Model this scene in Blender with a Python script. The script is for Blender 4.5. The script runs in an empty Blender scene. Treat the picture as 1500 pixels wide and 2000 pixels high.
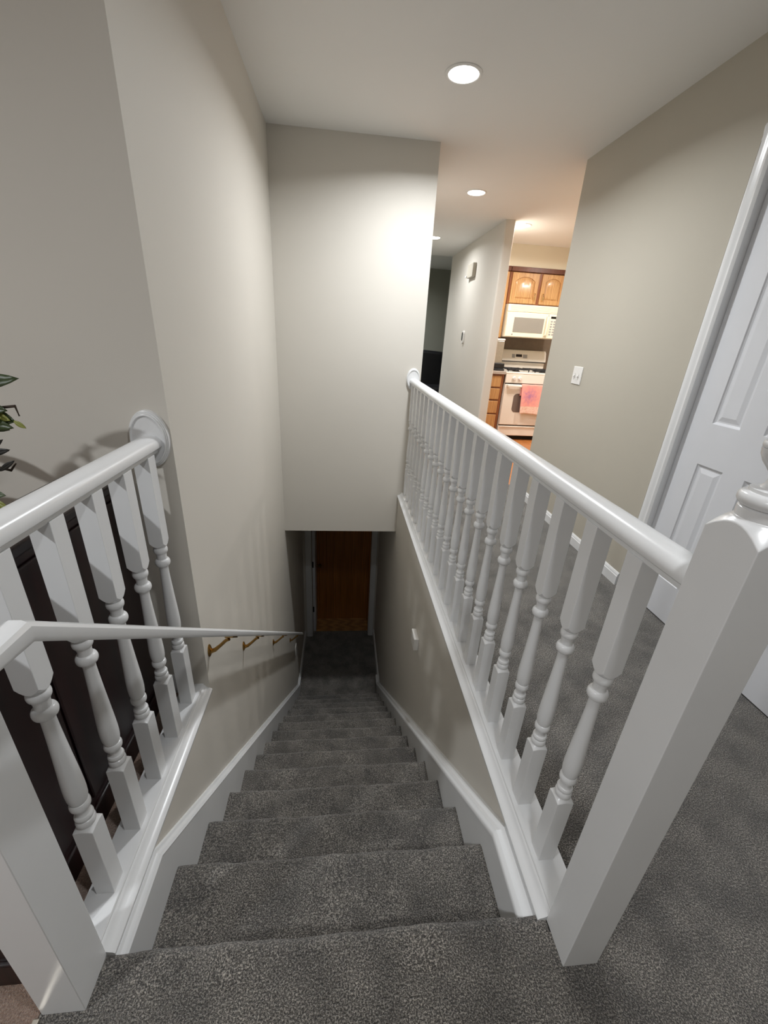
import bpy, bmesh, math, random
from mathutils import Vector, Matrix
random.seed(7)
C = bpy.context.scene.collection
PI = math.pi

# ------------------------------------------------------------------ dimensions (metres)
# x: right, y: down the stairs (away from the viewer), z: up, landing carpet at z = 0
XL, XR = -.492, .496            # stairwell wall faces
SL, SR = -.468, .458            # inner faces of the skirting boards
YW = 1.224                      # wall end beside the left balustrade
YB = 3.317                      # bulkhead face
H = 2.44                        # ceiling
ZB = -.347                      # ceiling of the lower hall
RISE, RUN, NSTEP = .1957, .2311, 14
ZF = -2.74                      # lower floor
XW = 1.623                      # right hand wall
YE = 3.345                      # where that wall ends
XH, YH1, YH2 = 1.640, 4.906, 7.164
YD = 4.76
RAIL_L, RAIL_R = -.545, .550    # rail centre lines

# ------------------------------------------------------------------ materials
def s2l(c):
    return tuple((v/12.92 if v <= .04045 else ((v+.055)/1.055)**2.4) for v in c)
def rgb(r, g, b):
    return s2l((r/255, g/255, b/255)) + (1,)
def nt(name):
    m = bpy.data.materials.new(name); m.use_nodes = True
    t = m.node_tree; b = t.nodes['Principled BSDF']
    return m, t, b
def coords(t, scale=(1, 1, 1)):
    tc = t.nodes.new('ShaderNodeTexCoord'); mp = t.nodes.new('ShaderNodeMapping')
    mp.inputs['Scale'].default_value = scale
    t.links.new(tc.outputs['Object'], mp.inputs['Vector'])
    return mp.outputs['Vector']
def noise(t, vec, scale, detail=2, rough=.5):
    n = t.nodes.new('ShaderNodeTexNoise'); n.inputs['Scale'].default_value = scale
    n.inputs['Detail'].default_value = detail; n.inputs['Roughness'].default_value = rough
    t.links.new(vec, n.inputs['Vector']); return n.outputs['Fac']
def ramp(t, fac, stops):
    r = t.nodes.new('ShaderNodeValToRGB'); e = r.color_ramp.elements
    e[0].position, e[0].color = stops[0]; e[1].position, e[1].color = stops[1]
    for p, c in stops[2:]:
        x = e.new(p); x.color = c
    t.links.new(fac, r.inputs['Fac']); return r.outputs['Color']
def mixc(t, a, b, fac, mode='MIX'):
    m = t.nodes.new('ShaderNodeMix'); m.data_type = 'RGBA'; m.blend_type = mode
    for v, i in ((fac, 0), (a, 6), (b, 7)):
        if isinstance(v, (int, float, tuple)): m.inputs[i].default_value = v
        else: t.links.new(v, m.inputs[i])
    return m.outputs[2]
def bump(t, b, h, strength, dist):
    n = t.nodes.new('ShaderNodeBump'); n.inputs['Strength'].default_value = strength
    n.inputs['Distance'].default_value = dist
    t.links.new(h, n.inputs['Height']); t.links.new(n.outputs['Normal'], b.inputs['Normal'])
def mat(name, col, rough=.5, var=.04, vscale=3., bscale=0, bstr=.1, bdist=.001, metal=0, spec=None, coat=0):
    m, t, b = nt(name)
    v = coords(t)
    n = noise(t, v, vscale, 3)
    lo = tuple(c*(1-var) for c in col[:3])+(1,); hi = tuple(min(1, c*(1+var)) for c in col[:3])+(1,)
    t.links.new(ramp(t, n, [(.3, lo), (.7, hi)]), b.inputs['Base Color'])
    b.inputs['Roughness'].default_value = rough; b.inputs['Metallic'].default_value = metal
    if spec is not None: b.inputs['Specular IOR Level'].default_value = spec
    if coat: b.inputs['Coat Weight'].default_value = coat; b.inputs['Coat Roughness'].default_value = .08
    if bscale: bump(t, b, noise(t, v, bscale, 2), bstr, bdist)
    return m
def carpet(name, dark, mid, light, blot=.35):
    m, t, b = nt(name)
    v = coords(t)
    f1 = noise(t, v, 270, 3, .65); f2 = noise(t, v, 620, 2, .6)
    fac = mixc(t, f1, f2, .4)
    col = ramp(t, fac, [(.39, dark), (.5, mid), (.61, light)])
    lay = noise(t, v, 7, 4, .6)                       # the way the pile has been trodden
    shade = ramp(t, lay, [(.36, (1-blot,)*3+(1,)), (.62, (1.12,)*3+(1,))])
    t.links.new(mixc(t, col, shade, 1., 'MULTIPLY'), b.inputs['Base Color'])
    b.inputs['Roughness'].default_value = 1; b.inputs['Specular IOR Level'].default_value = .05
    b.inputs['Sheen Weight'].default_value = .45; b.inputs['Sheen Roughness'].default_value = .35
    bump(t, b, fac, 1., .012)
    return m
def wood(name, dark, light, scale=(30, 30, 2.2), rough=.35, planks=0, coat=.2, plank_axis=0):
    m, t, b = nt(name)
    v = coords(t, scale)
    n = noise(t, v, 1.0, 6, .6)
    w = t.nodes.new('ShaderNodeTexWave'); w.inputs['Scale'].default_value = .55
    w.inputs['Distortion'].default_value = 7; w.inputs['Detail'].default_value = 2
    t.links.new(v, w.inputs['Vector'])
    fac = mixc(t, n, w.outputs['Fac'], .3)
    col = ramp(t, fac, [(.25, dark), (.72, light)])
    t.links.new(col, b.inputs['Base Color'])
    b.inputs['Roughness'].default_value = rough
    if coat: b.inputs['Coat Weight'].default_value = coat; b.inputs['Coat Roughness'].default_value = .15
    bump(t, b, fac, .08, .001)
    return m

M = {}
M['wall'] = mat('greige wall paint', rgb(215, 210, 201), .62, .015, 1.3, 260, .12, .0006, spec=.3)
M['wallside'] = mat('dimmed greige wall paint', rgb(186, 180, 167), .62, .015, 1.3, 260, .12, .0006, spec=.3)  # wall greige darkened: the right wall's dimmer light is put into the colour
M['cream'] = mat('cream kitchen wall paint', rgb(226, 217, 196), .6, .015, 1.3, 260, .1, .0006, spec=.3)
M['ceil'] = mat('white ceiling paint', rgb(240, 239, 236), .8, .01, 1.5, 320, .2, .0008, spec=.2)
M['trim'] = mat('white gloss trim paint', rgb(232, 233, 234), .25, .012, 9, 90, .04, .0006)
M['doorw'] = mat('white painted door', rgb(226, 228, 233), .38, .012, 7, 160, .06, .0005)
M['plastic'] = mat('white plastic', rgb(232, 230, 226), .4, .01, 9)
M['carpet'] = carpet('charcoal frieze carpet', rgb(33, 31, 29), rgb(97, 92, 85), rgb(210, 202, 191), .45)
M['tan'] = carpet('tan cut pile carpet', rgb(132, 104, 88), rgb(166, 136, 118), rgb(196, 168, 148), .2)
M['brass'] = mat('aged brass', rgb(158, 124, 70), .28, .12, 30, metal=1)
M['brasslight'] = mat('polished pale brass', rgb(236, 214, 160), .2, .03, 40, metal=1)
M['steel'] = mat('brushed steel', rgb(190, 188, 184), .32, .05, 40, metal=1)
M['strip'] = mat('pale metal edging', rgb(205, 196, 182), .35, .05, 40, metal=.6)
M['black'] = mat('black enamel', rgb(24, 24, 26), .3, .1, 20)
M['iron'] = mat('cast iron', rgb(38, 38, 40), .6, .15, 60, 200, .2, .001)
M['void'] = mat('dark toe space paint', rgb(20, 17, 15), .8, .1, 10)
M['oak'] = wood('golden oak', rgb(158, 110, 64), rgb(212, 168, 112))
M['oakm'] = wood('reddish oak with recess shade', rgb(112, 62, 34), rgb(150, 92, 54))  # carcass oak darkened: shade between doors and drawers is put into the colour
M['oakd'] = wood('dark stained crown', rgb(84, 46, 30), rgb(112, 64, 42))
M['oakfloor'] = wood('honey wood floor', rgb(150, 88, 44), rgb(205, 134, 74), (30, 3, 30))
M['panel'] = wood('brown wood panelling', rgb(142, 86, 36), rgb(200, 130, 62), (24, 24, 1.6))
M['panelfl'] = wood('brown plank floor', rgb(164, 116, 64), rgb(214, 164, 100), (3, 26, 26))
M['mahog'] = wood('dark mahogany', rgb(16, 4, 5), rgb(36, 10, 11), (26, 26, 1.6), .42, coat=.1)
M['enamel'] = mat('white appliance enamel', rgb(236, 230, 220), .22, .01, 8)
M['bisque'] = mat('cream microwave plastic', rgb(240, 234, 212), .3, .01, 8)
M['mwglass'] = mat('grey microwave window mesh', rgb(146, 142, 134), .35, .06, 300)
M['ovenglass'] = mat('taupe oven window', rgb(112, 98, 92), .2, .04, 20)
M['display'] = mat('black display', rgb(16, 16, 18), .15, .05, 20)
M['greybtn'] = mat('grey printed keys', rgb(158, 156, 154), .5, .05, 30)
M['counter'] = mat('grey beige countertop', rgb(172, 160, 150), .35, .12, 90)
M['tile'] = mat('dark taupe backsplash', rgb(112, 98, 84), .4, .1, 12)
M['leather'] = mat('black leather', rgb(22, 22, 26), .45, .15, 14, 120, .3, .002)
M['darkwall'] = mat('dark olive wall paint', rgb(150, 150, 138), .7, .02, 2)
M['leaf'] = mat('dark green leaf', rgb(52, 66, 34), .4, .3, 20)
M['leafp'] = mat('pale green bud', rgb(136, 140, 70), .45, .2, 24)
M['leafg'] = mat('grey green leaf', rgb(92, 104, 80), .5, .2, 24)
M['leafk'] = mat('blackish leaf', rgb(26, 26, 22), .5, .2, 20)
M['twig'] = mat('brown twig', rgb(58, 44, 32), .7, .2, 40)
M['pot'] = mat('brown ceramic pot', rgb(84, 56, 40), .3, .1, 12)
M['toggle'] = mat('shaded switch toggle', rgb(214, 211, 206), .4, .01, 9)

def emis(name, col, st):
    m, t, b = nt(name)
    n = noise(t, coords(t), 2, 1)
    t.links.new(ramp(t, n, [(0, col), (1, col)]), b.inputs['Emission Color'])
    b.inputs['Emission Strength'].default_value = st
    b.inputs['Base Color'].default_value = (.9, .9, .9, 1)
    return m
M['lens'] = emis('lit lamp lens', (1, .97, .93, 1), 14)

def towel_mat():
    m, t, b = nt('tie dyed pink towel')
    tc = t.nodes.new('ShaderNodeTexCoord')
    sep = t.nodes.new('ShaderNodeSeparateXYZ'); t.links.new(tc.outputs['Generated'], sep.inputs['Vector'])
    def mth(op, a, b2=None):
        n = t.nodes.new('ShaderNodeMath'); n.operation = op
        for i, v in enumerate((a, b2)):
            if v is None: continue
            if isinstance(v, (int, float)): n.inputs[i].default_value = v
            else: t.links.new(v, n.inputs[i])
        return n.outputs[0]
    dx = mth('SUBTRACT', sep.outputs['X'], .36); dz = mth('SUBTRACT', sep.outputs['Z'], .62)
    r = mth('SQRT', mth('ADD', mth('MULTIPLY', dx, dx), mth('MULTIPLY', mth('MULTIPLY', dz, dz), 1.3)))
    ang = mth('ARCTAN2', dz, dx)
    ray = mth('MULTIPLY', mth('ADD', mth('SINE', mth('MULTIPLY', ang, 9)), 1), .035)
    n = noise(t, coords(t), 34, 3, .6)
    rr = mth('ADD', mth('ADD', r, ray), mth('MULTIPLY', mth('SUBTRACT', n, .5), .6))
    dye = ramp(t, rr, [(.0, rgb(188, 130, 168)), (.2, rgb(224, 152, 164)), (.36, rgb(242, 166, 158)), (.62, rgb(246, 182, 168))])
    band = mth('GREATER_THAN', sep.outputs['Z'], .27)
    low = ramp(t, n, [(.45, rgb(244, 214, 196)), (.72, rgb(226, 168, 150))])
    t.links.new(mixc(t, low, dye, band), b.inputs['Base Color'])
    b.inputs['Roughness'].default_value = .95
    bump(t, b, noise(t, coords(t), 500, 1), .4, .002)
    return m
M['towel'] = towel_mat()

# ------------------------------------------------------------------ mesh helpers
def box(bm, x0, x1, y0, y1, z0, z1):
    v = [bm.verts.new(p) for p in ((x0, y0, z0), (x1, y0, z0), (x1, y1, z0), (x0, y1, z0),
                                   (x0, y0, z1), (x1, y0, z1), (x1, y1, z1), (x0, y1, z1))]
    for f in ((3, 2, 1, 0), (4, 5, 6, 7), (0, 1, 5, 4), (1, 2, 6, 5), (2, 3, 7, 6), (3, 0, 4, 7)):
        bm.faces.new([v[i] for i in f])
def prism(bm, pts, axis, a, b, segs=1):
    """closed outline swept along an axis; pts are the two other coordinates in xyz order"""
    def P(p, s):
        return (s, p[0], p[1]) if axis == 'x' else (p[0], s, p[1]) if axis == 'y' else (p[0], p[1], s)
    rows = [[bm.verts.new(P(p, a+(b-a)*k/segs)) for p in pts] for k in range(segs+1)]
    n = len(pts)
    for k in range(segs):
        for i in range(n):
            j = (i+1) % n
            bm.faces.new((rows[k][i], rows[k][j], rows[k+1][j], rows[k+1][i]))
    bm.faces.new(rows[0][::-1]); bm.faces.new(rows[-1])
    return rows
def lathe(bm, prof, org=(0, 0, 0), axis='z', n=32, sx=1, sy=1):
    """prof: (radius, height) from one end to the other"""
    def P(r, a, h):
        u, w = r*math.cos(a)*sx, r*math.sin(a)*sy
        p = (u, w, h) if axis == 'z' else (u, h, w) if axis == 'y' else (h, u, w)
        return (p[0]+org[0], p[1]+org[1], p[2]+org[2])
    rings = []
    for r, h in prof:
        if r < 1e-6: rings.append([bm.verts.new(P(0, 0, h))])
        else: rings.append([bm.verts.new(P(r, 2*PI*i/n, h)) for i in range(n)])
    for A, B in zip(rings, rings[1:]):
        for i in range(n):
            j = (i+1) % n
            q = [A[i % len(A)], A[j % len(A)], B[j % len(B)], B[i % len(B)]]
            q = list(dict.fromkeys(q))
            if len(q) > 2: bm.faces.new(q)
    if len(rings[0]) > 1: bm.faces.new(rings[0][::-1])
    if len(rings[-1]) > 1: bm.faces.new(rings[-1])
def tube(bm, pts, r, n=8, flat=1.):
    pts = [Vector(p) for p in pts]; rad = r if isinstance(r, (list, tuple)) else [r]*len(pts)
    rings = []
    for i, p in enumerate(pts):
        d = (pts[min(i+1, len(pts)-1)]-pts[max(i-1, 0)]).normalized()
        up = Vector((0, 0, 1)) if abs(d.z) < .95 else Vector((0, 1, 0))
        s = d.cross(up).normalized(); u = s.cross(d).normalized()
        rings.append([bm.verts.new(p+rad[i]*(math.cos(2*PI*k/n)*s+flat*math.sin(2*PI*k/n)*u)) for k in range(n)])
    for A, B in zip(rings, rings[1:]):
        for k in range(n):
            j = (k+1) % n
            bm.faces.new((A[k], A[j], B[j], B[k]))
    bm.faces.new(rings[0][::-1]); bm.faces.new(rings[-1])
def bez(cx, cy, r0, r1, a0, a1, n=6):
    return [(cx+r0*math.cos(a0+(a1-a0)*i/n), cy+r1*math.sin(a0+(a1-a0)*i/n)) for i in range(n+1)]
def build(name, bm, m, parent=None, bevel=0, segs=2, smooth=True, loc=None, flat=None):
    bmesh.ops.recalc_face_normals(bm, faces=bm.faces[:])
    me = bpy.data.meshes.new(name); bm.to_mesh(me); bm.free()
    me.materials.append(M[m] if isinstance(m, str) else m)
    if smooth:
        for p in me.polygons: p.use_smooth = True
        me.set_sharp_from_angle(angle=math.radians(32))
        if flat:
            ev = {}
            for p in me.polygons:
                if abs(p.normal.z) < .02 and max(abs(p.normal.x), abs(p.normal.y)) > .9995:
                    p.use_smooth = False
                    for k in p.edge_keys: ev[k] = ev.get(k, 0)+1
            for e in me.edges:                                     # block faces meet the turned parts in a crisp line
                if ev.get(e.key, 0) == 1: e.use_edge_sharp = True
    o = bpy.data.objects.new(name, me); C.objects.link(o)
    if loc: o.location = loc
    if parent: attach(o, parent)
    if bevel:
        b = o.modifiers.new('bevel', 'BEVEL'); b.width = bevel; b.segments = segs
        b.limit_method = 'ANGLE'; b.angle_limit = math.radians(40)
        b.harden_normals = False
    return o
def world_loc(o):
    v = Vector(o.location)
    while o.parent: o = o.parent; v += o.location
    return v
def attach(o, parent):
    """parent keeps the child's own coordinates in place (no rotations are used on parents)"""
    o.parent = parent
    o.location = Vector(o.location)-world_loc(parent)
def thing(name, label, cat, loc, group=None):
    o = bpy.data.objects.new(name, None); C.objects.link(o); o.location = loc
    o.empty_display_size = .05
    return tag(o, label, cat, group)
def tag(o, label, cat, group=None):
    o['label'] = label; o['category'] = cat
    if group: o['group'] = group
    return o
def struct(name, bm, m, label=None, bevel=0, smooth=False):
    o = build(name, bm, m, None, bevel, 2, smooth)
    o['kind'] = 'structure'
    if label: o['label'] = label
    return o
def boxes(name, m, parent, *bs, bevel=0, segs=2):
    bm = bmesh.new()
    for b in bs: box(bm, *b)
    return build(name, bm, m, parent, bevel, segs)

def sb(name, m, *bs, bevel=0, label=None):
    bm = bmesh.new()
    for b in bs: box(bm, *b)
    return struct(name, bm, m, label, bevel)

# ------------------------------------------------------------------ the shell
# floors
sb('floor', 'carpet', (-.585, XW+.1, -2.6, .455, -.12, 0), (.596, XW+.1, .455, YE, -.12, 0), (.596, XH, YE, 9.05, -.12, 0), (XH, 4, YH2+.02, 9.05, -.12, 0),
   label='charcoal carpet of the landing and hall')
sb('floor_left', 'tan', (-4, -.586, -2.6, YW, -.12, 0), label='tan carpet left of the stairs')
sb('floor_kitchen', 'oakfloor', (XH, 4, YE, 6.37, -.12, 0), label='honey coloured wooden kitchen floor')
sb('floor_lower', 'carpet', (XL, XR, 3.4, YD+.1, ZF-.1, ZF), label='dark carpet at the foot of the stairs')
sb('floor_back', 'panelfl', (-1.2, 1.2, YD+.1, 5.3, ZF-.1, ZF), label='brown wooden floor beyond the lower doorway')
sb('trim_1', 'strip', (-.592, -.580, -2.6, .402, -.002, .006), bevel=.002, label='pale edging strip between tan and charcoal carpet')
# ceilings
sb('ceiling', 'ceil', (-4, XL, -2.6, YW, H, H+.1), (XL, 4, -2.6, YH2, H, H+.1), label='white ceiling')
sb('ceiling_back', 'ceil', (-.5, 4, YH2, 9.05, 2.52, 2.6), label='ceiling of the dark far room')
sb('ceiling_lower', 'ceil', (XL, XR, YB+.1, 5.3, ZB, ZB+.1), (-1.2, XL, YD+.1, 5.3, ZB, ZB+.1), (XR, 1.2, YD+.1, 5.3, ZB, ZB+.1), label='ceiling of the lower hall')
# walls
bm = bmesh.new()
prism(bm, [(.47, ZF), (YD, ZF), (YD, H), (YW, H), (YW, -.012), (.47, -.012)], 'x', XL-.108, XL)
struct('wall_left', bm, 'wall', 'greige wall along the left side of the stairs')
sb('wall_front', 'wall', (-4, XL-.108, YW, YW+.11, 0, H), label='greige wall facing the viewer behind the left balustrade')
bm = bmesh.new()
prism(bm, [(.47, ZF), (YD, ZF), (YD, ZB+.1), (YB, ZB+.1), (YB, -.012), (.47, -.012)], 'x', XR, .596)
struct('wall_stairwell', bm, 'wall', 'low wall under the right balustrade')
sb('wall_end', 'wall', (XL, .606, YB, YB+.11, ZB, H), label='greige bulkhead wall facing the viewer over the stairs')
sb('wall_hall', 'wall', (.50, .606, YB+.11, YH2, ZB+.1, H), label='hall wall behind the bulkhead')
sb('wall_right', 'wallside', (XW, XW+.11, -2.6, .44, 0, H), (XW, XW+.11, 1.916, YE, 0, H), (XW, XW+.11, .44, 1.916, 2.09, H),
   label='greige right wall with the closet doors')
bm = bmesh.new()
pr = [(XH, YH2), (XH, YH1+.02)] + bez(XH+.02, YH1+.02, .02, .02, PI, 1.5*PI, 6)[1:] + bez(XH+.09, YH1+.02, .02, .02, 1.5*PI, 2*PI, 6) + [(XH+.11, YH2)]
prism(bm, pr, 'z', 0, H)
struct('wall_kitchen', bm, 'wall', 'short wall between hall and kitchen', smooth=True)
sb('wall_kitchen_back', 'cream', (XH+.11, 4, 6.27, 6.37, 0, H), label='cream back wall of the kitchen')
sb('wall_kitchen_side', 'cream', (3.9, 4, YE+.1, 6.27, 0, H), (XW+.11, 4, YE, YE+.1, 0, H), label='far kitchen walls')
sb('trim_2', 'cream', (XH+.11, 3.9, 5.945, 6.27, 2.19, H), label='cream soffit above the kitchen cabinets')
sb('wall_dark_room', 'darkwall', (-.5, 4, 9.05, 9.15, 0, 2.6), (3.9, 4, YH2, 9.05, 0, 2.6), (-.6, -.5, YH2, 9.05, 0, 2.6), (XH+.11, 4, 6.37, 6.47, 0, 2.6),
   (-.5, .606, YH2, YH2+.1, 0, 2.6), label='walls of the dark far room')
sb('wall_back', 'wall', (-4, XW+.11, -2.7, -2.6, 0, H), label='wall behind the viewer')
sb('wall_side', 'wall', (-4.1, -4, -2.7, YW+.11, 0, H), label='far left wall')
# lower end wall with a doorway
sb('wall_lower', 'wall', (XL, -.40, YD, YD+.1, ZF, ZB), (.425, XR, YD, YD+.1, ZF, ZB), (-.40, .425, YD, YD+.1, ZF+2.05, ZB), label='wall round the lower doorway')
bm = bmesh.new()
box(bm, -1.2, 1.2, 5.17, 5.3, ZF, ZB)
for i in range(24):
    x = -1.2+i*.1
    box(bm, x+.002, x+.098, 5.15, 5.172, ZF, ZB)
struct('wall_panelled', bm, 'panel', 'brown wood panelled wall beyond the lower doorway')
sb('wall_lower_side', 'panel', (-1.3, -1.2, YD+.1, 5.3, ZF, ZB), (1.2, 1.3, YD+.1, 5.3, ZF, ZB), label='sides of the panelled room')

# baseboards
def base(name, pts, axis, a, b, lab):
    bm = bmesh.new(); prism(bm, pts, axis, a, b); return struct(name, bm, 'trim', lab, smooth=True)
bp = lambda x, s: [(x, .0), (x+s*.013, 0), (x+s*.013, .056), (x+s*.010, .060), (x+s*.010, .066), (x+s*.006, .074), (x+s*.004, .078), (x, .078)]
base('baseboard_right', bp(XW, -1), 'y', 1.917, YE, 'white baseboard of the right wall')
base('baseboard_kitchen', bp(XH, -1), 'y', YH1, YH2, 'white baseboard of the hall wall')
bl = lambda x, s: [(x, ZF), (x+s*.02, ZF), (x+s*.02, ZF+.085), (x+s*.010, ZF+.1), (x, ZF+.1)]
base('baseboard_left', bl(XL, 1), 'y', 3.86, YD, 'white baseboard left of the lower hall')
base('baseboard_stairwell', bl(XR, -1), 'y', 3.86, YD, 'white baseboard right of the lower hall')
base('baseboard_front', [(YW, 0), (YW-.013, 0), (YW-.013, .06), (YW-.004, .078), (YW, .078)], 'x', -4, -.60, 'white baseboard behind the dark cabinet')

# ------------------------------------------------------------------ staircase
st = thing('staircase', 'charcoal carpeted staircase running down between white skirting boards', 'stairs', (0, .5, ZF))
def nose(k): return .494 if k == 0 else .52+RUN*k
for k in range(NSTEP):
    z = -RISE*k; y = nose(k); yb = (.440 if k == 0 else nose(k-1)-.022)
    zl = max(z-RISE, ZF)
    R = .017
    arc = [(y-R+R*math.sin(a), z-R+R*math.cos(a)) for a in [i*PI/10 for i in range(0, 11)]]
    flat = [(yb-.03+(y-R-yb+.03)*i/5, z) for i in range(5)]
    riser = [(y-.022, z-2*R-.004), (y-.022, (z+zl)/2), (y-.022, zl-.004)]
    pts = flat+arc+riser+[(yb-.03, zl-.004)]
    x0, x1 = (-.499, .507) if k == 0 else (SL-.002, SR+.002)
    bm = bmesh.new()
    rows = prism(bm, pts, 'x', x0, x1, 40)
    rr = random.Random(k)
    ph = [rr.uniform(0, 6.3) for _ in range(6)]
    for i, row in enumerate(rows):
        t = i/40*6.3
        d = .0016*math.sin(2*t+ph[0])+.0012*math.sin(5*t+ph[1])+.0008*math.sin(11*t+ph[2])
        for v in row[5:16]:
            v.co.z += d; v.co.y += .6*d+.0008*math.sin(8*t+ph[3])
        for v in row[1:5]: v.co.z += .5*d
    if k == 0:                                                     # narrow the riser so it stays between the skirts
        for row in rows:
            for v in row[16:]: v.co.x = max(min(v.co.x, SR), SL)
    build('step', bm, 'carpet', st)
def skirt(side):
    w = XR if side > 0 else XL; f = SR if side > 0 else SL
    off = -.040
    zt = lambda y: off-.847*(y-.69)
    yend = .69+(off-(ZF+.1))/.847
    bm = bmesh.new()
    prism(bm, [(.495, off), (.69, off), (yend, ZF+.1), (3.9, ZF+.1), (3.9, ZF), (3.3, ZF), (.495, -.5)], 'x', w-side*.001, f)
    o = build('skirting_board', bm, 'trim', st)
    # cap moulding swept along the top edge
    prof = [(0, .018), (.008, .018), (.012, .012), (.017, .010), (.024, .010), (.030, .004), (.0345 if side > 0 else .027, -.002), (.0345 if side > 0 else .027, -.012), (0, -.012)]
    wd = abs(w-f)
    prof = [(min(p[0]*wd/.028, wd+.006), p[1]) for p in prof]
    path = [(.490, off), (.69, off), (yend, ZF+.1), (3.88, ZF+.1)]
    bm = bmesh.new(); rings = []
    for i, (y, z) in enumerate(path):
        a = Vector(path[i])-Vector(path[max(i-1, 0)]); b = Vector(path[min(i+1, 3)])-Vector(path[i])
        n1 = Vector((-a.y, a.x)).normalized() if a.length else None; n2 = Vector((-b.y, b.x)).normalized() if b.length else None
        n = ((n1 or n2)+(n2 or n1)); n = n/ (n.length_squared/2)
        rings.append([bm.verts.new((w-side*p[0], y+n.x*p[1], z+n.y*p[1])) for p in prof])
    for A, B in zip(rings, rings[1:]):
        for i in range(len(prof)):
            j = (i+1) % len(prof); bm.faces.new((A[i], A[j], B[j], B[i]))
    bm.faces.new(rings[0]); bm.faces.new(rings[-1][::-1])
    build('cap_moulding', bm, 'trim', o)
skirt(1); skirt(-1)

# ------------------------------------------------------------------ balustrades
NP = 32
def sq_ring(bm, cx, cy, h, zf):
    out = []
    for i in range(NP):
        a = 2*PI*(i+.5*0)/NP+PI/4*0
        c, s = math.cos(a), math.sin(a); k = h/max(abs(c), abs(s))
        x, y = c*k, s*k
        out.append(bm.verts.new((cx+x, cy+y, zf(math.hypot(x, y)))))
    return out
def ci_ring(bm, cx, cy, r, z):
    return [bm.verts.new((cx+r*math.cos(2*PI*i/NP), cy+r*math.sin(2*PI*i/NP), z)) for i in range(NP)]
def skin(bm, rings):
    for A, B in zip(rings, rings[1:]):
        for i in range(NP):
            j = (i+1) % NP; bm.faces.new((A[i], A[j], B[j], B[i]))
    bm.faces.new(rings[0][::-1]); bm.faces.new(rings[-1])
def torus_prof(r, z, h, base, n=6):
    """a rounded bead of outer radius r centred at height z"""
    return [(base+(r-base)*math.cos(a), z+h*math.sin(a)) for a in [-PI/2+PI*i/n for i in range(n+1)]]
def baluster_mesh():
    h = .0205; bm = bmesh.new()
    rings = [sq_ring(bm, 0, 0, h, lambda r: .0), sq_ring(bm, 0, 0, h, lambda r: .236-(r-h)*.35)]
    prof = [(.0185, .240)]
    prof += torus_prof(.0195, .252, .009, .016) + torus_prof(.0185, .269, .007, .0145)
    prof += [(.0128, .280), (.0125, .287)]
    prof += torus_prof(.0200, .305, .011, .015)
    prof += [(.0172, .318), (.0192, .330), (.0200, .345), (.0200, .362), (.0192, .385), (.0178, .415), (.0160, .455), (.0143, .495), (.0130, .530), (.0125, .552), (.0132, .560)]
    prof += torus_prof(.0215, .576, .0125, .0140, 8)
    prof += [(.0142, .591), (.0136, .598), (.0150, .606)]
    prof += torus_prof(.0200, .619, .0105, .0150)
    prof += [(.0172, .631)]
    rings += [ci_ring(bm, 0, 0, r, z) for r, z in prof]
    rings += [sq_ring(bm, 0, 0, h, lambda r: .634+(r-h)*1.7), sq_ring(bm, 0, 0, h, lambda r: .910)]
    skin(bm, rings)
    return bm
bal_mesh = None
def rail_bm(cx, y0, y1):
    half = [(.0, .936), (.017, .936), (.018, .945), (.024, .949), (.0300, .954), (.0315, .962), (.0290, .972), (.0220, .9805), (.012, .9850), (0, .9862)]
    pts = [(cx+x, z) for x, z in half]+[(cx-x, z) for x, z in half[::-1] if x > 0]
    bm = bmesh.new(); prism(bm, pts, 'y', y0, y1, 12); return bm
def newel(root, cx, cy):
    h = .0408; bm = bmesh.new()
    top = lambda r: 1.082-(r-h)*1.25
    cov = [(.0385, 1.0840), (.0360, 1.0855), (.0340, 1.089)]
    rings = [sq_ring(bm, cx, cy, h, lambda r: 0), sq_ring(bm, cx, cy, h, lambda r: .5), sq_ring(bm, cx, cy, h, top)]
    rings += [ci_ring(bm, cx, cy, r, z) for r, z in cov]
    skin(bm, rings)
    nw = build('newel_post', bm, 'trim', root, .0012, 2, flat=True)
    bm = bmesh.new()
    prof = [(.0338, 1.086), (.0345, 1.098), (.0340, 1.1005), (.0325, 1.102)]
    prof += torus_prof(.0385, 1.1125, .0095, .031, 8)
    prof += [(.0300, 1.1225), (.0295, 1.1265), (.020, 1.1285), (.0165, 1.133), (.0150, 1.139), (.0165, 1.146), (.0215, 1.153), (.0275, 1.160), (.0320, 1.169), (.0335, 1.1775)]
    prof += torus_prof(.0338, 1.182, .0045, .0315) + torus_prof(.0322, 1.192, .0042, .0290) + torus_prof(.0298, 1.2015, .0042, .0262)
    prof += [(.0245, 1.207), (.0185, 1.2125), (.010, 1.2165), (0, 1.218)]
    lathe(bm, prof, (cx, cy, 0), n=40)
    build('finial', bm, 'trim', nw)
def rosette(root, cx, y, cz):
    bm = bmesh.new()
    prof = [(1.0, 0), (1.0, -.008), (.985, -.012), (.955, -.0132), (.945, -.0127), (.935, -.0162), (.905, -.0177), (.895, -.0172), (.885, -.0207), (.85, -.0222), (.825, -.0217), (.805, -.0182), (.785, -.0170), (.3, -.0168), (0, -.0168)]
    lathe(bm, prof, (cx, y, cz), 'y', 56, .054, .082)
    build('rosette', bm, 'trim', root)
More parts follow.
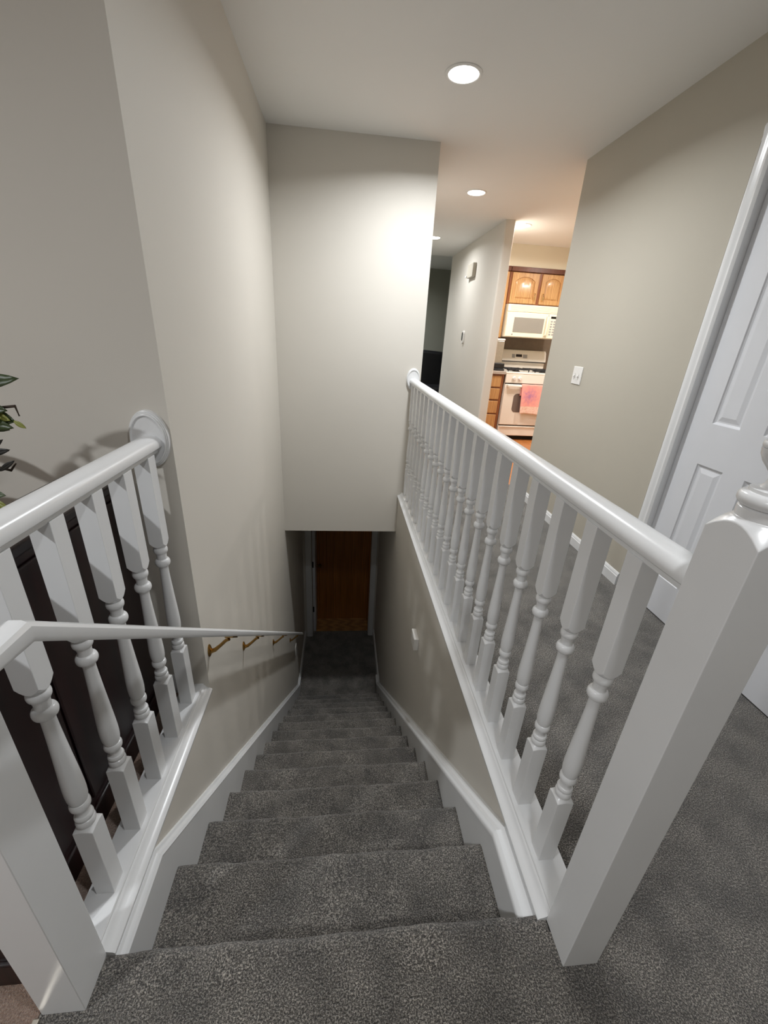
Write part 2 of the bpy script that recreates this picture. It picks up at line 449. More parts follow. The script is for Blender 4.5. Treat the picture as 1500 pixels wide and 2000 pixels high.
def sill(root, side, y0, y1):
    w = XR if side > 0 else XL
    d = abs(.596-XR) if side > 0 else abs(.586+XL)
    prof = [(d, -.012), (d, .030), (.026, .030), (.0225, .0295), (.0205, .0265), (.0205, .023), (.0175, .0215), (.0145, .017), (.010, .0115), (.003, .0080), (-.005, .0055), (-.0095, .0010), (-.0095, -.006), (-.006, -.015), (-.002, -.024), (0, -.030), (.002, -.030), (.002, -.012)]
    bm = bmesh.new(); prism(bm, [(w+side*p[0], p[1]) for p in prof], 'y', y0, y1)
    s = build('sill_board', bm, 'trim', root)
def balustrade(label, side, cx, ncx, ncy, y1, ys, ros):
    global bal_mesh
    root = thing('balustrade', label, 'stair railing', (cx, (ncy+y1)/2, 0), 'white balustrades beside the stairs')
    newel(root, ncx, ncy)
    build('handrail', rail_bm(cx, ncy+.035, y1-.012), 'trim', root)
    rosette(root, *ros)
    sill(root, side, ncy+.0412, y1)
    for y in ys:
        if bal_mesh is None:
            o = build('baluster', baluster_mesh(), 'trim', root, .0009, 2, loc=(cx, y, .028), flat=True); bal_mesh = o
        else:
            o = bal_mesh.copy(); C.objects.link(o); o.parent = root; o.location = Vector((cx, y, .028))-Vector(root.location)
    return root
balustrade('short white balustrade left of the stairs, ending at the greige wall corner', -1, RAIL_L, -.540, .448, YW,
           [.607+.1365*i for i in range(5)], (-.549, YW, .972))
balustrade('long white balustrade right of the stairs between stairwell and carpeted hall', 1, RAIL_R, .549, .437, YB,
           [.604+.1400*i for i in range(20)], (.546, YB, .978))

# ------------------------------------------------------------------ wall handrail
hr = thing('wall_handrail', 'white sloping handrail on brass brackets along the left stair wall', 'handrail', (-.405, 1.2, .3))
def hz(y): return .655-.8385*(y-.763)
sec = [(-.014, -.0145), (.014, -.0145), (.0172, -.008), (.0172, .005), (.0135, .010), (.007, .0125), (-.007, .0125), (-.0135, .010), (-.0172, .005), (-.0172, -.008)]
zc = hz(.456)+.002
bm = bmesh.new()
R0 = [bm.verts.new((-.500, .418-p[0]*1.85, zc+p[1])) for p in sec]
R1 = [bm.verts.new((-.405+p[0], .418-p[0]*1.85, zc+p[1])) for p in sec]
R2 = [bm.verts.new((-.405+p[0], .456, hz(.456)+p[1]*1.25)) for p in sec]
R3 = [bm.verts.new((-.405+p[0], 3.56, hz(3.56)+p[1]*1.25)) for p in sec]
for X, Y in ((R0, R1), (R1, R2), (R2, R3)):
    for i in range(len(sec)):
        j = (i+1) % len(sec); bm.faces.new((X[i], X[j], Y[j], Y[i]))
bm.faces.new(R0[::-1]); bm.faces.new(R3)
build('rail', bm, 'trim', hr)
def bracket(y):
    zr = hz(y)-.020
    bm = bmesh.new()
    lathe(bm, [(.020, 0), (.020, .003), (.016, .006), (.011, .008), (0, .009)], (XL, y, zr-.062), 'x', 20, .8, 1.35)
    build_arm = [(XL+.004, y, zr-.066), (XL+.022, y, zr-.060), (XL+.045, y, zr-.038), (XL+.066, y, zr-.016), (XL+.078, y, zr-.008)]
    b = build('bracket', bm, 'brass', hr)
    bm = bmesh.new()
    tube(bm, build_arm, [.010, .008, .0065, .0065, .008], 10)
    build('arm', bm, 'brass', b)
    bm = bmesh.new()
    prism(bm, [(y-.028, zr+.8385*.028-.004), (y+.028, zr-.8385*.028-.004), (y+.028, zr-.8385*.028+.004), (y-.028, zr+.8385*.028+.004)], 'x', XL+.072, XL+.102)
    build('saddle', bm, 'brass', b, .001)
for y in (1.27, 1.715, 2.47, 3.30): bracket(y)

# ------------------------------------------------------------------ small wall fittings
def plate(name, label, cat, org, size, toggles, m='plastic'):
    """on a wall facing -x; org = centre on the wall"""
    x, y, z = org; w, h = size
    r = thing(name, label, cat, org)
    boxes('cover_plate', m, r, (x-.006, x, y-w/2, y+w/2, z-h/2, z+h/2), bevel=.003, segs=3)
    for t in toggles:
        bm = bmesh.new()
        box(bm, x-.0075, x-.005, y+t-.006, y+t+.006, z-.014, z+.014)
        prism(bm, [(x-.020, z-.012), (x-.006, z-.008), (x-.006, z+.008), (x-.018, z-.004)], 'y', y+t-.004, y+t+.004)
        build('toggle', bm, 'toggle', r, .0006)
    return r
plate('light_switch', 'white double light switch on the right wall near the kitchen opening', 'light switch', (XW, 2.858, 1.096), (.116, .116), (.023, -.023))
r = thing('sensor_box', 'small white box fixed to the stair wall below the right balustrade', 'wall box', (XR, 2.06, -.5))
boxes('case', 'plastic', r, (XR-.030, XR, 2.005, 2.112, -.545, -.457), bevel=.003, segs=3)
boxes('lens_slot', 'toggle', r, (XR-.0315, XR-.029, 2.03, 2.087, -.49, -.474), bevel=.0005)
r = thing('door_chime', 'pale boxy door chime high on the hall wall', 'door chime', (XH, 5.9, 2.09))
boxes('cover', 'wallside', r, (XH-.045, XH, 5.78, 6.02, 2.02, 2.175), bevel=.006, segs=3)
boxes('side_tab', 'plastic', r, (XH-.060, XH-.02, 6.00, 6.06, 2.03, 2.05), bevel=.003)
r = thing('thermostat', 'small white rounded thermostat with black face on the hall wall', 'thermostat', (XH, 5.98, 1.32))
bm = bmesh.new()
prism(bm, [(5.98+p[0], 1.315+p[1]) for p in bez(0, .045, .036, .036, 0, PI, 10)+bez(0, -.045, .036, .036, PI, 2*PI, 10)], 'x', XH-.022, XH)
build('housing', bm, 'plastic', r, .003)
bm = bmesh.new()
prism(bm, [(5.985+p[0], 1.325+p[1]) for p in bez(0, .028, .026, .026, 0, PI, 10)+bez(0, -.028, .026, .026, PI, 2*PI, 10)], 'x', XH-.026, XH-.021)
build('black_face', bm, 'display', r, .001)
r = thing('wall_plate', 'small white blank wall plate near the foot of the left stair wall', 'wall plate', (XL, 3.70, -2.03))
boxes('cover_plate', 'plastic', r, (XL, XL+.007, 3.66, 3.74, -2.09, -1.97), bevel=.003, segs=3)
boxes('screw', 'steel', r, (XL+.006, XL+.0085, 3.697, 3.703, -2.033, -2.027), bevel=.0005)

# ------------------------------------------------------------------ closet doors on the right wall
d1 = sb('door_1', 'doorw', (XW+.065, XW+.10, .47, 1.886, 2.05, 2.10), label='white panelled closet double door')
def casing(parent, bars):
    for b in bars:
        bm = bmesh.new()
        kind, a0, a1, c0, c1 = b
        w = c1-c0
        prof = [(0, 0), (0, -.008), (.12*w, -.013), (.2*w, -.015), (.3*w, -.0135), (.4*w, -.0135), (.55*w, -.016), (.8*w, -.018), (.95*w, -.015), (w, -.009), (w, 0)]
        if kind == 'v': prism(bm, [(XW+p[1], c0+p[0]) for p in prof], 'z', a0, a1)
        else: prism(bm, [(XW+p[1], c0+p[0]) for p in prof], 'y', a0, a1)
        build('casing', bm, 'trim', parent)
casing(d1, [('v', 0, 2.11, 1.836, 1.900), ('v', 0, 2.11, .456, .520), ('h', .456, 1.900, 2.045, 2.11)])
boxes('jamb', 'trim', d1, (XW, XW+.10, 1.838, 1.860, 0, 2.05), bevel=.002)
boxes('jamb', 'trim', d1, (XW, XW+.10, .498, .516, 0, 2.05), bevel=.002)
boxes('jamb', 'trim', d1, (XW, XW+.10, .516, 1.838, 2.035, 2.055), bevel=.002)
XD = XW+.027
def leaf(y0, y1):
    st_, mu, pw = .133, .109, .140
    zs = [(.21, .81), (.995, 1.70), (1.80, 1.93)]
    ycols = [(y0+.131, y0+.131+pw+.004), (y1-.133-pw, y1-.133)]
    bm = bmesh.new()
    ys = sorted({y0, y1, *[v for c in ycols for v in c]}); zv = sorted({.007, 2.035, *[v for c in zs for v in c]})
    def solid(a, b, c, d):
        return not any(abs(a-p)+abs(b-q) < 1e-6 and abs(c-s)+abs(d-t) < 1e-6 for p, q in ycols for s, t in zs)
    for a, b in zip(ys, ys[1:]):
        for c, d in zip(zv, zv[1:]):
            if solid(a, b, c, d): box(bm, XD, XD+.035, a, b, c, d)
    bmesh.ops.remove_doubles(bm, verts=bm.verts[:], dist=1e-5)
    kill = {}
    for f in bm.faces:
        kill.setdefault(tuple(sorted(v.index for v in f.verts)) if False else tuple(sorted((round(v.co.x, 4), round(v.co.y, 4), round(v.co.z, 4)) for v in f.verts)), []).append(f)
    bmesh.ops.delete(bm, geom=[f for fs in kill.values() if len(fs) > 1 for f in fs], context='FACES')
    lf = build('door_leaf', bm, 'doorw', d1, smooth=False)
    for p, q in ycols:
        for s, t in zs:
            bm = bmesh.new()
            def rect(i, x): return [bm.verts.new((x, *c)) for c in ((p+i, s+i), (q-i, s+i), (q-i, t-i), (p+i, t-i))]
            R = [rect(0, XD), rect(.004, XD+.005), rect(.010, XD+.0085), rect(.016, XD+.0085), rect(.034, XD+.0025), rect(.036, XD+.002)]
            for A_, B_ in zip(R, R[1:]):
                for i in range(4):
                    j = (i+1) % 4; bm.faces.new((A_[i], A_[j], B_[j], B_[i]))
            bm.faces.new(R[-1])
            build('raised_panel', bm, 'doorw', lf, smooth=False)
leaf(1.182, 1.836); leaf(.520, 1.178)

# ------------------------------------------------------------------ lower doorway
d2 = sb('door_2', 'trim', (-.40, .425, YD+.0, YD+.1, ZF+2.03, ZF+2.05), label='white framed doorway with an open door at the foot of the stairs')
boxes('jamb', 'trim', d2, (-.40, -.382, YD-.002, YD+.102, ZF, ZF+2.05), bevel=.002)
boxes('jamb', 'trim', d2, (.405, .425, YD-.002, YD+.102, ZF, ZF+2.05), bevel=.002)
boxes('casing', 'trim', d2, (-.46, -.39, YD-.014, YD, ZF, ZF+2.11), bevel=.004)
boxes('casing', 'trim', d2, (.415, .478, YD-.014, YD, ZF, ZF+2.11), bevel=.004)
boxes('casing', 'trim', d2, (-.39, .415, YD-.014, YD, ZF+2.05, ZF+2.11), bevel=.004)
lf = boxes('door_leaf', 'doorw', d2, (-.378, -.340, YD+.09, YD+.42, ZF+.012, ZF+2.03), bevel=.002)
for z in (ZF+.40, ZF+1.13, ZF+1.80):
    boxes('hinge', 'black', lf, (-.381, -.362, YD+.084, YD+.0915, z-.045, z+.045), bevel=.001)
bm = bmesh.new(); lathe(bm, [(.024, 0), (.024, .006), (.010, .010), (.010, .03), (.024, .04), (.028, .052), (.022, .064), (0, .067)], (-.340, YD+.36, ZF+.95), 'x', 20)
build('knob', bm, 'brass', lf)

# ------------------------------------------------------------------ recessed ceiling lights
def can(x, y, label, power, col, r=.072, spread=165):
    t = thing('recessed_downlight', label, 'ceiling light', (x, y, H), 'recessed round ceiling lights')
    bm = bmesh.new()
    lathe(bm, [(r+.018, 0), (r+.018, -.003), (r+.012, -.006), (r+.004, -.006), (r, -.004), (r, 0)], (x, y, H), 'z', 40)
    build('trim_ring', bm, 'ceil', t)
    bm = bmesh.new(); lathe(bm, [(r, 0), (r-.001, -.0035), (r*.6, -.0042), (0, -.0045)], (x, y, H), 'z', 40)
    build('lens', bm, 'lens', t)
    L = bpy.data.lights.new('can_lamp', 'AREA'); L.shape = 'DISK'; L.size = 2*r*.95; L.energy = power; L.color = col
    L.spread = math.radians(spread)
    o = bpy.data.objects.new('can_lamp', L); C.objects.link(o); o.parent = t; o.location = (0, 0, -.007)
    return t
cool = (.95, .978, 1.); warm = (1., .955, .895)
can(.552, 2.57, 'large bright recessed light in front of the bulkhead, nearest of those in view', 23, cool, spread=156)
can(1.11, 4.20, 'recessed light over the hall just before the kitchen wall', 14, cool, spread=155)
can(1.116, 6.00, 'smallest recessed light, at the far end of the hall ceiling', 9, cool)
can(1.897, 5.086, 'recessed light with a warm glow inside the kitchen', 15, warm)
can(2.9, 4.9, 'recessed light deep in the kitchen, out of the picture', 19, warm)
can(.38, .05, 'unseen recessed fill light added over the head of the stairs', 7, cool)  # added fill that evens out the stairwell walls
can(-1.9, -.7, 'recessed light over the tan carpet, out of the picture', 33, cool)
can(.2, 8.3, 'unseen recessed fill light added to lift the dark far room', 38, cool)  # added fill so the far walls and armchair do not render black

# ------------------------------------------------------------------ kitchen
YF = 5.62
def pull(parent, x, y, z0, z1, m='steel'):
    bm = bmesh.new()
    zm = (z0+z1)/2
    tube(bm, [(x, y, z0), (x, y-.022, z0+.008), (x, y-.027, zm), (x, y-.022, z1-.008), (x, y, z1)], [.007, .0055, .007, .0055, .007], 8)
    build('pull', bm, m, parent)
def arch(x0, x1, z0, z1, rise, n=14):
    out = [(x0, z0), (x1, z0)]
    for i in range(n+1):
        u = i/n; x = x1+(x0-x1)*u
        s = (u-.5)*2
        out.append((x, z1-rise*(abs(s)**2.2)))
    return out
def cathedral_door(parent, x0, x1, z0, z1, y, px):
    cx, cz = (x0+x1)/2, (z0+z1)/2
    def dense(o, n=72):                                            # the same 72 bearings round every outline
        out = []
        for k in range(n):
            a = 2*PI*k/n; dx, dz = math.cos(a), math.sin(a); best = None
            for p, q in zip(o, o[1:]+o[:1]):
                ex, ez = q[0]-p[0], q[1]-p[1]; det = dx*-ez+ex*dz
                if abs(det) < 1e-12: continue
                t = ((p[0]-cx)*-ez+ex*(p[1]-cz))/det; u = (dx*(p[1]-cz)-dz*(p[0]-cx))/det
                if t > 0 and -1e-9 <= u <= 1+1e-9 and (best is None or t < best): best = t
            out.append((cx+dx*best, cz+dz*best))
        return out
    def rect(i):
        r = dense([(x0+i, z0+i), (x1-i, z0+i), (x1-i, z1-i), (x0+i, z1-i)])
        for c in ((x0+i, z0+i), (x1-i, z0+i), (x1-i, z1-i), (x0+i, z1-i)):
            k = min(range(len(r)), key=lambda m: (r[m][0]-c[0])**2+(r[m][1]-c[1])**2); r[k] = c
        return r
    oa = [dense(arch(x0+.052+i, x1-.052-i, z0+.050+i, z1-.046-i*1.1, .05)) for i in (0, .003, .010, .026)]
    bm = bmesh.new()
    rg = [[bm.verts.new((p[0], yy, p[1])) for p in o] for o, yy in
          ((rect(0), y), (rect(0), y-.017), (rect(.004), y-.021), (oa[0], y-.021), (oa[1], y-.009), (oa[2], y-.009))]
    for A_, B_ in zip(rg, rg[1:]):
        for i in range(len(A_)):
            j = (i+1) % len(A_); bm.faces.new((A_[i], A_[j], B_[j], B_[i]))
    bm.faces.new(rg[0][::-1])
    d = build('cabinet_door', bm, 'oak', parent)
    bm = bmesh.new()
    rg = [[bm.verts.new((p[0], yy, p[1])) for p in o] for o, yy in ((oa[2], y-.0085), (oa[3], y-.019))]
    for A_, B_ in zip(rg, rg[1:]):
        for i in range(len(A_)):
            j = (i+1) % len(A_); bm.faces.new((A_[i], A_[j], B_[j], B_[i]))
    bm.faces.new(rg[-1]); bm.faces.new(rg[0][::-1])
    build('raised_panel', bm, 'oak', d)
    pull(d, px, y-.020, z0+.04, z0+.13, 'brasslight')
def upper(label, x0, x1, z0, doors):
    t = thing('wall_cabinet', label, 'cabinet', ((x0+x1)/2, 6.1, z0), 'oak wall cabinets')
    boxes('carcass', 'oakm', t, (x0, x1, 5.95, 6.27, z0, 2.135), bevel=.002)
    boxes('crown_strip', 'oakd', t, (x0, x1, 5.925, 6.27, 2.135, 2.19), bevel=.003)
    for a, b, p in doors: cathedral_door(t, a, b, z0+.012, 2.125, 5.95, p)
upper('oak cabinet with two arched doors above the microwave', 2.156, 2.925, 1.757, [(2.182, 2.548, 2.512), (2.590, 2.905, 2.628)])
upper('tall oak wall cabinet left of the microwave, mostly behind the hall wall', XH+.11, 2.150, 1.33, [(XH+.125, 1.935, 1.90), (1.965, 2.138, 2.0)])
sb('trim_3', 'tile', (XH+.11, 3.9, 6.262, 6.27, .93, 1.40), label='dark taupe kitchen backsplash')
# microwave
mw = thing('microwave', 'cream over-the-range microwave under the oak cabinet', 'microwave', (2.54, 6.05, 1.353))
boxes('body', 'bisque', mw, (2.16, 2.92, 5.88, 6.26, 1.353, 1.752), bevel=.006)
bm = bmesh.new(); box(bm, 2.16, 2.92, 5.868, 5.885, 1.668, 1.752)
for i in range(5): box(bm, 2.20, 2.88, 5.864, 5.869, 1.682+i*.013, 1.688+i*.013)
build('vent_grille', bm, 'bisque', mw, .003)
dr = boxes('door', 'bisque', mw, (2.162, 2.735, 5.852, 5.882, 1.358, 1.660), bevel=.008, segs=3)
boxes('window', 'mwglass', dr, (2.262, 2.680, 5.849, 5.853, 1.415, 1.598), bevel=.006, segs=3)
bm = bmesh.new(); lathe(bm, [(.010, 0), (.010, -.002), (0, -.0025)], (2.262, 5.852, 1.387), 'y', 20); build('round_emblem', bm, 'greybtn', dr)
bm = bmesh.new(); tube(bm, [(2.715, 5.852, 1.385), (2.715, 5.825, 1.40), (2.715, 5.815, 1.51), (2.715, 5.825, 1.62), (2.715, 5.852, 1.635)], .011, 10)
build('handle', bm, 'bisque', dr)
cp = boxes('control_panel', 'bisque', mw, (2.742, 2.918, 5.855, 5.882, 1.358, 1.660), bevel=.006)
boxes('display', 'display', cp, (2.77, 2.89, 5.853, 5.856, 1.605, 1.632), bevel=.001)
bm = bmesh.new()
for i in range(6):
    for j in range(3): box(bm, 2.775+j*.04, 2.803+j*.04, 5.8535, 5.8555, 1.40+i*.032, 1.420+i*.032)
build('keypad', bm, 'greybtn', cp)
# range
rg_ = thing('gas_range', 'white gas range with a pink towel on its oven door', 'stove', (2.565, 5.93, 0))
X0, X1 = 2.185, 2.945
boxes('body', 'enamel', rg_, (X0, X1, YF+.02, 6.25, .06, .905), bevel=.004)
boxes('gap_shade', 'black', rg_, (X0+.01, X1-.01, YF+.004, YF+.021, .205, .217))  # black strips stand in for the shade in the gaps round the oven door
boxes('gap_shade', 'black', rg_, (X0+.01, X1-.01, YF+.004, YF+.021, .764, .782))
boxes('toe_kick', 'void', rg_, (X0+.02, X1-.02, YF+.07, 6.2, .0, .06))
boxes('cooktop', 'enamel', rg_, (X0-.006, X1+.006, YF-.01, 6.25, .895, .922), bevel=.008, segs=3)
dw = boxes('drawer', 'enamel', rg_, (X0+.004, X1-.004, YF-.005, YF+.03, .065, .203), bevel=.008, segs=3)
boxes('drawer_lip', 'enamel', dw, (X0+.02, X1-.02, YF-.016, YF-.004, .182, .200), bevel=.004)
od = boxes('oven_door', 'enamel', rg_, (X0+.004, X1-.004, YF-.012, YF+.03, .218, .765), bevel=.008, segs=3)
bm = bmesh.new()
wx0, wx1, wz0, wz1, wr = 2.335, 2.795, .395, .645, .05
prism(bm, bez(wx1-wr, wz1-wr, wr, wr, 0, PI/2)+bez(wx0+wr, wz1-wr, wr, wr, PI/2, PI)+bez(wx0+wr, wz0+wr, wr, wr, PI, 1.5*PI)+bez(wx1-wr, wz0+wr, wr, wr, 1.5*PI, 2*PI), 'y', YF-.0145, YF-.011)
build('oven_window', bm, 'ovenglass', od)
bm = bmesh.new()
prism(bm, [(YF-.052, .735), (YF-.050, .757), (YF-.038, .765), (YF-.028, .757), (YF-.028, .737), (YF-.040, .730)], 'x', X0+.03, X1-.03)
box(bm, X0+.03, X0+.06, YF-.030, YF-.008, .735, .760); box(bm, X1-.06, X1-.03, YF-.030, YF-.008, .735, .760)
build('door_handle', bm, 'enamel', od, .003)
pn = boxes('control_panel', 'enamel', rg_, (X0, X1, YF-.008, YF+.04, .780, .897), bevel=.006, segs=3)
for x in (X0+.115, X0+.195, X1-.195, X1-.115):
    bm = bmesh.new(); lathe(bm, [(.026, 0), (.026, -.006), (.022, -.010), (.019, -.028), (.016, -.031), (0, -.031)], (x, YF-.008, .842), 'y', 24)
    box(bm, x-.004, x+.004, YF-.044, YF-.036, .822, .862)
    build('knob', bm, 'plastic', pn)
for cx_ in (X0+.19, X1-.19):
    bm = bmesh.new()
    for gx in (-.15, -.05, .05, .15): box(bm, cx_+gx-.006, cx_+gx+.006, YF+.06, 6.10, .945, .957)
    for gy in (.06, .21, .28, .43): box(bm, cx_-.156, cx_+.156, YF+gy, YF+gy+.012, .945, .957)
    for gx in (-.15, .138):
        for gy in (.06, .43): box(bm, cx_+gx, cx_+gx+.012, YF+gy, YF+gy+.012, .921, .946)
    build('burner_grate', bm, 'iron', rg_, .002)
    for gy in (.15, .36):
        bm = bmesh.new(); lathe(bm, [(.05, .921), (.05, .930), (.036, .936), (.034, .945), (0, .946)], (cx_, YF+gy, 0), 'z', 24)
        build('burner_cap', bm, 'black', rg_)
bm = bmesh.new()
prism(bm, [(6.25, .92), (6.155, .92), (6.155, 1.02), (6.125, 1.03), (6.120, 1.06), (6.150, 1.16), (6.175, 1.188), (6.20, 1.192), (6.25, 1.192)], 'x', X0+.005, X1-.005)
bg = build('backguard', bm, 'enamel', rg_, .004)
bm = bmesh.new()
slope = lambda z: 6.120+(z-1.06)*.3-.0015
prism(bm, [(slope(1.10)-.001, 1.10), (slope(1.135)-.001, 1.135), (slope(1.135)+.002, 1.135), (slope(1.10)+.002, 1.10)], 'x', 2.485, 2.575)
build('clock_display', bm, 'display', bg)
for ka, kb in ((2.425, 2.470), (2.590, 2.655)):
    bm = bmesh.new()
    prism(bm, [(slope(1.085), 1.085), (slope(1.135), 1.135), (slope(1.135)+.002, 1.135), (slope(1.085)+.002, 1.085)], 'x', ka, kb)
    build('key_pad', bm, 'greybtn', bg)
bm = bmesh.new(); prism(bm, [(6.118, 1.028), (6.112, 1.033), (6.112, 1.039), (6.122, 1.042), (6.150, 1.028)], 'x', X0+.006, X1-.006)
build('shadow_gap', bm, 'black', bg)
# towel over the oven handle
def towel():
    bm = bmesh.new(); nx, nzz = 22, 40
    x0, x1 = 2.412, 2.770
    grid = []
    prof = []
    for i in range(nzz+1):
        u = i/nzz
        if u < .18: prof.append((YF-.024, .62+u/.18*.15))
        elif u < .26:
            a = (u-.18)/.08*PI; prof.append((YF-.0405+.0165*math.cos(a), .768+.008*math.sin(a)))
        else: prof.append((YF-.058, .768-(u-.26)/.74*.385))
    for i, (y, z) in enumerate(prof):
        row = []
        for j in range(nx+1):
            s = j/nx; x = x0+(x1-x0)*s
            hang = max(0, (.77-z)/.38) if y < YF-.045 else 0
            xx = x+.018*hang*(1-s)+.006*math.sin(7*s+2)*hang
            yy = y-.007*hang*(math.sin(9*s+1)+.6*math.sin(17*s))-.004*hang
            zz = z+(.006*math.sin(5*s+.5)*hang)
            row.append(bm.verts.new((xx, yy, zz)))
        grid.append(row)
    for a, b in zip(grid, grid[1:]):
        for j in range(nx): bm.faces.new((a[j], a[j+1], b[j+1], b[j]))
    o = build('dish_towel', bm, 'towel')
    o.modifiers.new('thick', 'SOLIDIFY').thickness = .004
    tag(o, 'pink tie-dyed dish towel hanging from the oven door handle', 'towel')
towel()
# base cabinet with drawers left of the range, worktop, small appliances
bc = thing('base_cabinet', 'oak drawer cabinet left of the white range', 'cabinet', (1.97, 5.95, 0))
boxes('carcass', 'oakm', bc, (XH+.113, 2.172, YF+.02, 6.26, .09, .885), bevel=.002)
boxes('toe_kick', 'void', bc, (XH+.113, 2.172, YF+.09, 6.26, 0, .09))
for a, b in ((.72, .865), (.555, .70), (.37, .535), (.11, .35)):
    d = boxes('drawer', 'oak', bc, (XH+.13, 2.130, YF, YF+.022, a, b), bevel=.006, segs=3)
    bm = bmesh.new(); xm = (XH+2.26)/2
    tube(bm, [(xm-.045, YF, (a+b)/2), (xm-.035, YF-.024, (a+b)/2), (xm+.035, YF-.024, (a+b)/2), (xm+.045, YF, (a+b)/2)], .0055, 8)
    build('pull', bm, 'steel', d)
ct = boxes('countertop', 'counter', None, (XH+.113, 2.176, YF-.02, 6.262, .886, .925), bevel=.004)
tag(ct, 'grey beige countertop on the drawer cabinet left of the range', 'countertop')
cm = thing('coffee_maker', 'steel and black coffee maker at the end of the countertop', 'coffee maker', (2.1, 5.95, .925))
boxes('base', 'black', cm, (2.02, 2.172, 5.68, 5.90, .925, .950), bevel=.006)
boxes('column', 'steel', cm, (2.02, 2.166, 5.80, 5.90, .950, 1.30), bevel=.01, segs=3)
boxes('lid', 'plastic', cm, (2.018, 2.168, 5.795, 5.905, 1.30, 1.325), bevel=.008, segs=3)
boxes('front_bin', 'black', cm, (2.03, 2.172, 5.70, 5.80, .950, 1.02), bevel=.01, segs=3)

# ------------------------------------------------------------------ armchair in the dark far room
ac = thing('armchair', 'black leather armchair in the dark room at the end of the hall', 'armchair', (1.75, 8.1, 0))
boxes('seat', 'leather', ac, (1.36, 2.04, 7.75, 8.4, .12, .46), bevel=.06, segs=4)
bm = bmesh.new()
pr = [(1.38, .40), (2.02, .40)]+bez(1.88, .93, .14, .12, 0, PI/2)+bez(1.54, .93, .15, .14, PI/2, PI)
prism(bm, pr, 'y', 8.22, 8.50); build('backrest', bm, 'leather', ac, .05, 4)
for a, b in ((1.18, 1.40), (2.0, 2.22)): boxes('armrest', 'leather', ac, (a, b, 7.72, 8.45, .08, .64), bevel=.07, segs=4)
for x in (1.24, 2.12):
    for y in (7.78, 8.38): boxes('foot', 'black', ac, (x, x+.05, y, y+.05, 0, .085))

# ------------------------------------------------------------------ dark cabinet and plant left of the balustrade
cb = thing('cabinet', 'shallow dark mahogany cabinet standing behind the left balustrade', 'cabinet', (-.74, .8, 0))
CX0, CX1, CY0, CY1, CT = -.795, -.636, .45, 1.206, .862
boxes('carcass', 'mahog', cb, (CX0+.004, CX1-.012, CY0+.012, CY1-.004, .08, CT-.024), bevel=.003)
boxes('plinth', 'mahog', cb, (CX0+.002, CX1-.004, CY0+.004, CY1, 0, .08), bevel=.004)
boxes('top', 'mahog', cb, (CX0-.004, CX1+.004, CY0-.006, CY1+.004, CT-.024, CT), bevel=.006, segs=3)
for i in range(5): boxes('back_board', 'mahog', cb, (CX1-.013, CX1-.005, CY0+.022+i*.144, CY0+.158+i*.144, .11, CT-.05), bevel=.004)
for i in range(2):
    d = boxes('cabinet_door', 'mahog', cb, (CX0-.012, CX0+.005, CY0+.02+i*.362, CY0+.375+i*.362, .10, CT-.04), bevel=.005)
    bm = bmesh.new(); lathe(bm, [(.006, 0), (.006, -.012), (.013, -.018), (.011, -.026), (0, -.028)], (CX0-.012, CY0+(.345 if i == 0 else .41), .5), 'x', 16); build('knob', bm, 'brass', d)
ps = thing('plant_stand', 'tall dark plant stand behind the mahogany cabinet, out of the picture', 'plant stand', (-1.08, .98, 0))
CZ = .78
bm = bmesh.new(); lathe(bm, [(0, CZ-.03), (.14, CZ-.03), (.15, CZ-.02), (.15, CZ-.006), (.145, CZ), (0, CZ)], (-1.08, .98, 0), 'z', 36); build('top', bm, 'mahog', ps)
for a in range(4):
    c_, s_ = math.cos(a*PI/2+.78), math.sin(a*PI/2+.78)
    bm = bmesh.new(); tube(bm, [(-1.08+.11*c_, .98+.11*s_, CZ-.025), (-1.08+.09*c_, .98+.09*s_, .4), (-1.08+.13*c_, .98+.13*s_, .0)], [.016, .012, .015], 10); build('leg', bm, 'mahog', ps)

pl = thing('houseplant', 'leafy green houseplant above the left balustrade at the left edge', 'plant', (-1.07, .98, CZ), None)
bm = bmesh.new(); lathe(bm, [(.055, CZ), (.075, CZ+.02), (.085, CZ+.09), (.078, CZ+.13), (.084, CZ+.14), (.076, CZ+.14), (.070, CZ+.125), (0, CZ+.12)], (-1.07, .98, 0), 'z', 28)
build('pot', bm, 'pot', pl)
def leafmesh(bm, base, tip, w, droop=.0, up=(0, 0, 1), n=8):
    base, tip = Vector(base), Vector(tip); d = tip-base; L = d.length; dn = d.normalized()
    side = dn.cross(Vector(up)).normalized(); nn = side.cross(dn).normalized()
    top, mid, bot = [], [], []
    for i in range(n+1):
        u = i/n; ww = w*math.sin(PI*min(1, u*.93+.07))**.8*(1 if u < .98 else .1)
        c = base+d*u-Vector((0, 0, 1))*droop*u*u
        top.append(bm.verts.new(c+side*ww+nn*ww*.35)); mid.append(bm.verts.new(c)); bot.append(bm.verts.new(c-side*ww+nn*ww*.35))
    for i in range(n):
        bm.faces.new((top[i], mid[i], mid[i+1], top[i+1])); bm.faces.new((mid[i], bot[i], bot[i+1], mid[i+1]))
def lf_obj(m, specs):
    for s in specs:
        bm = bmesh.new(); leafmesh(bm, *s)
        o = build('leaf', bm, m, pl); o.modifiers.new('thick', 'SOLIDIFY').thickness = .0012
B = (-1.06, .985, CZ+.115)
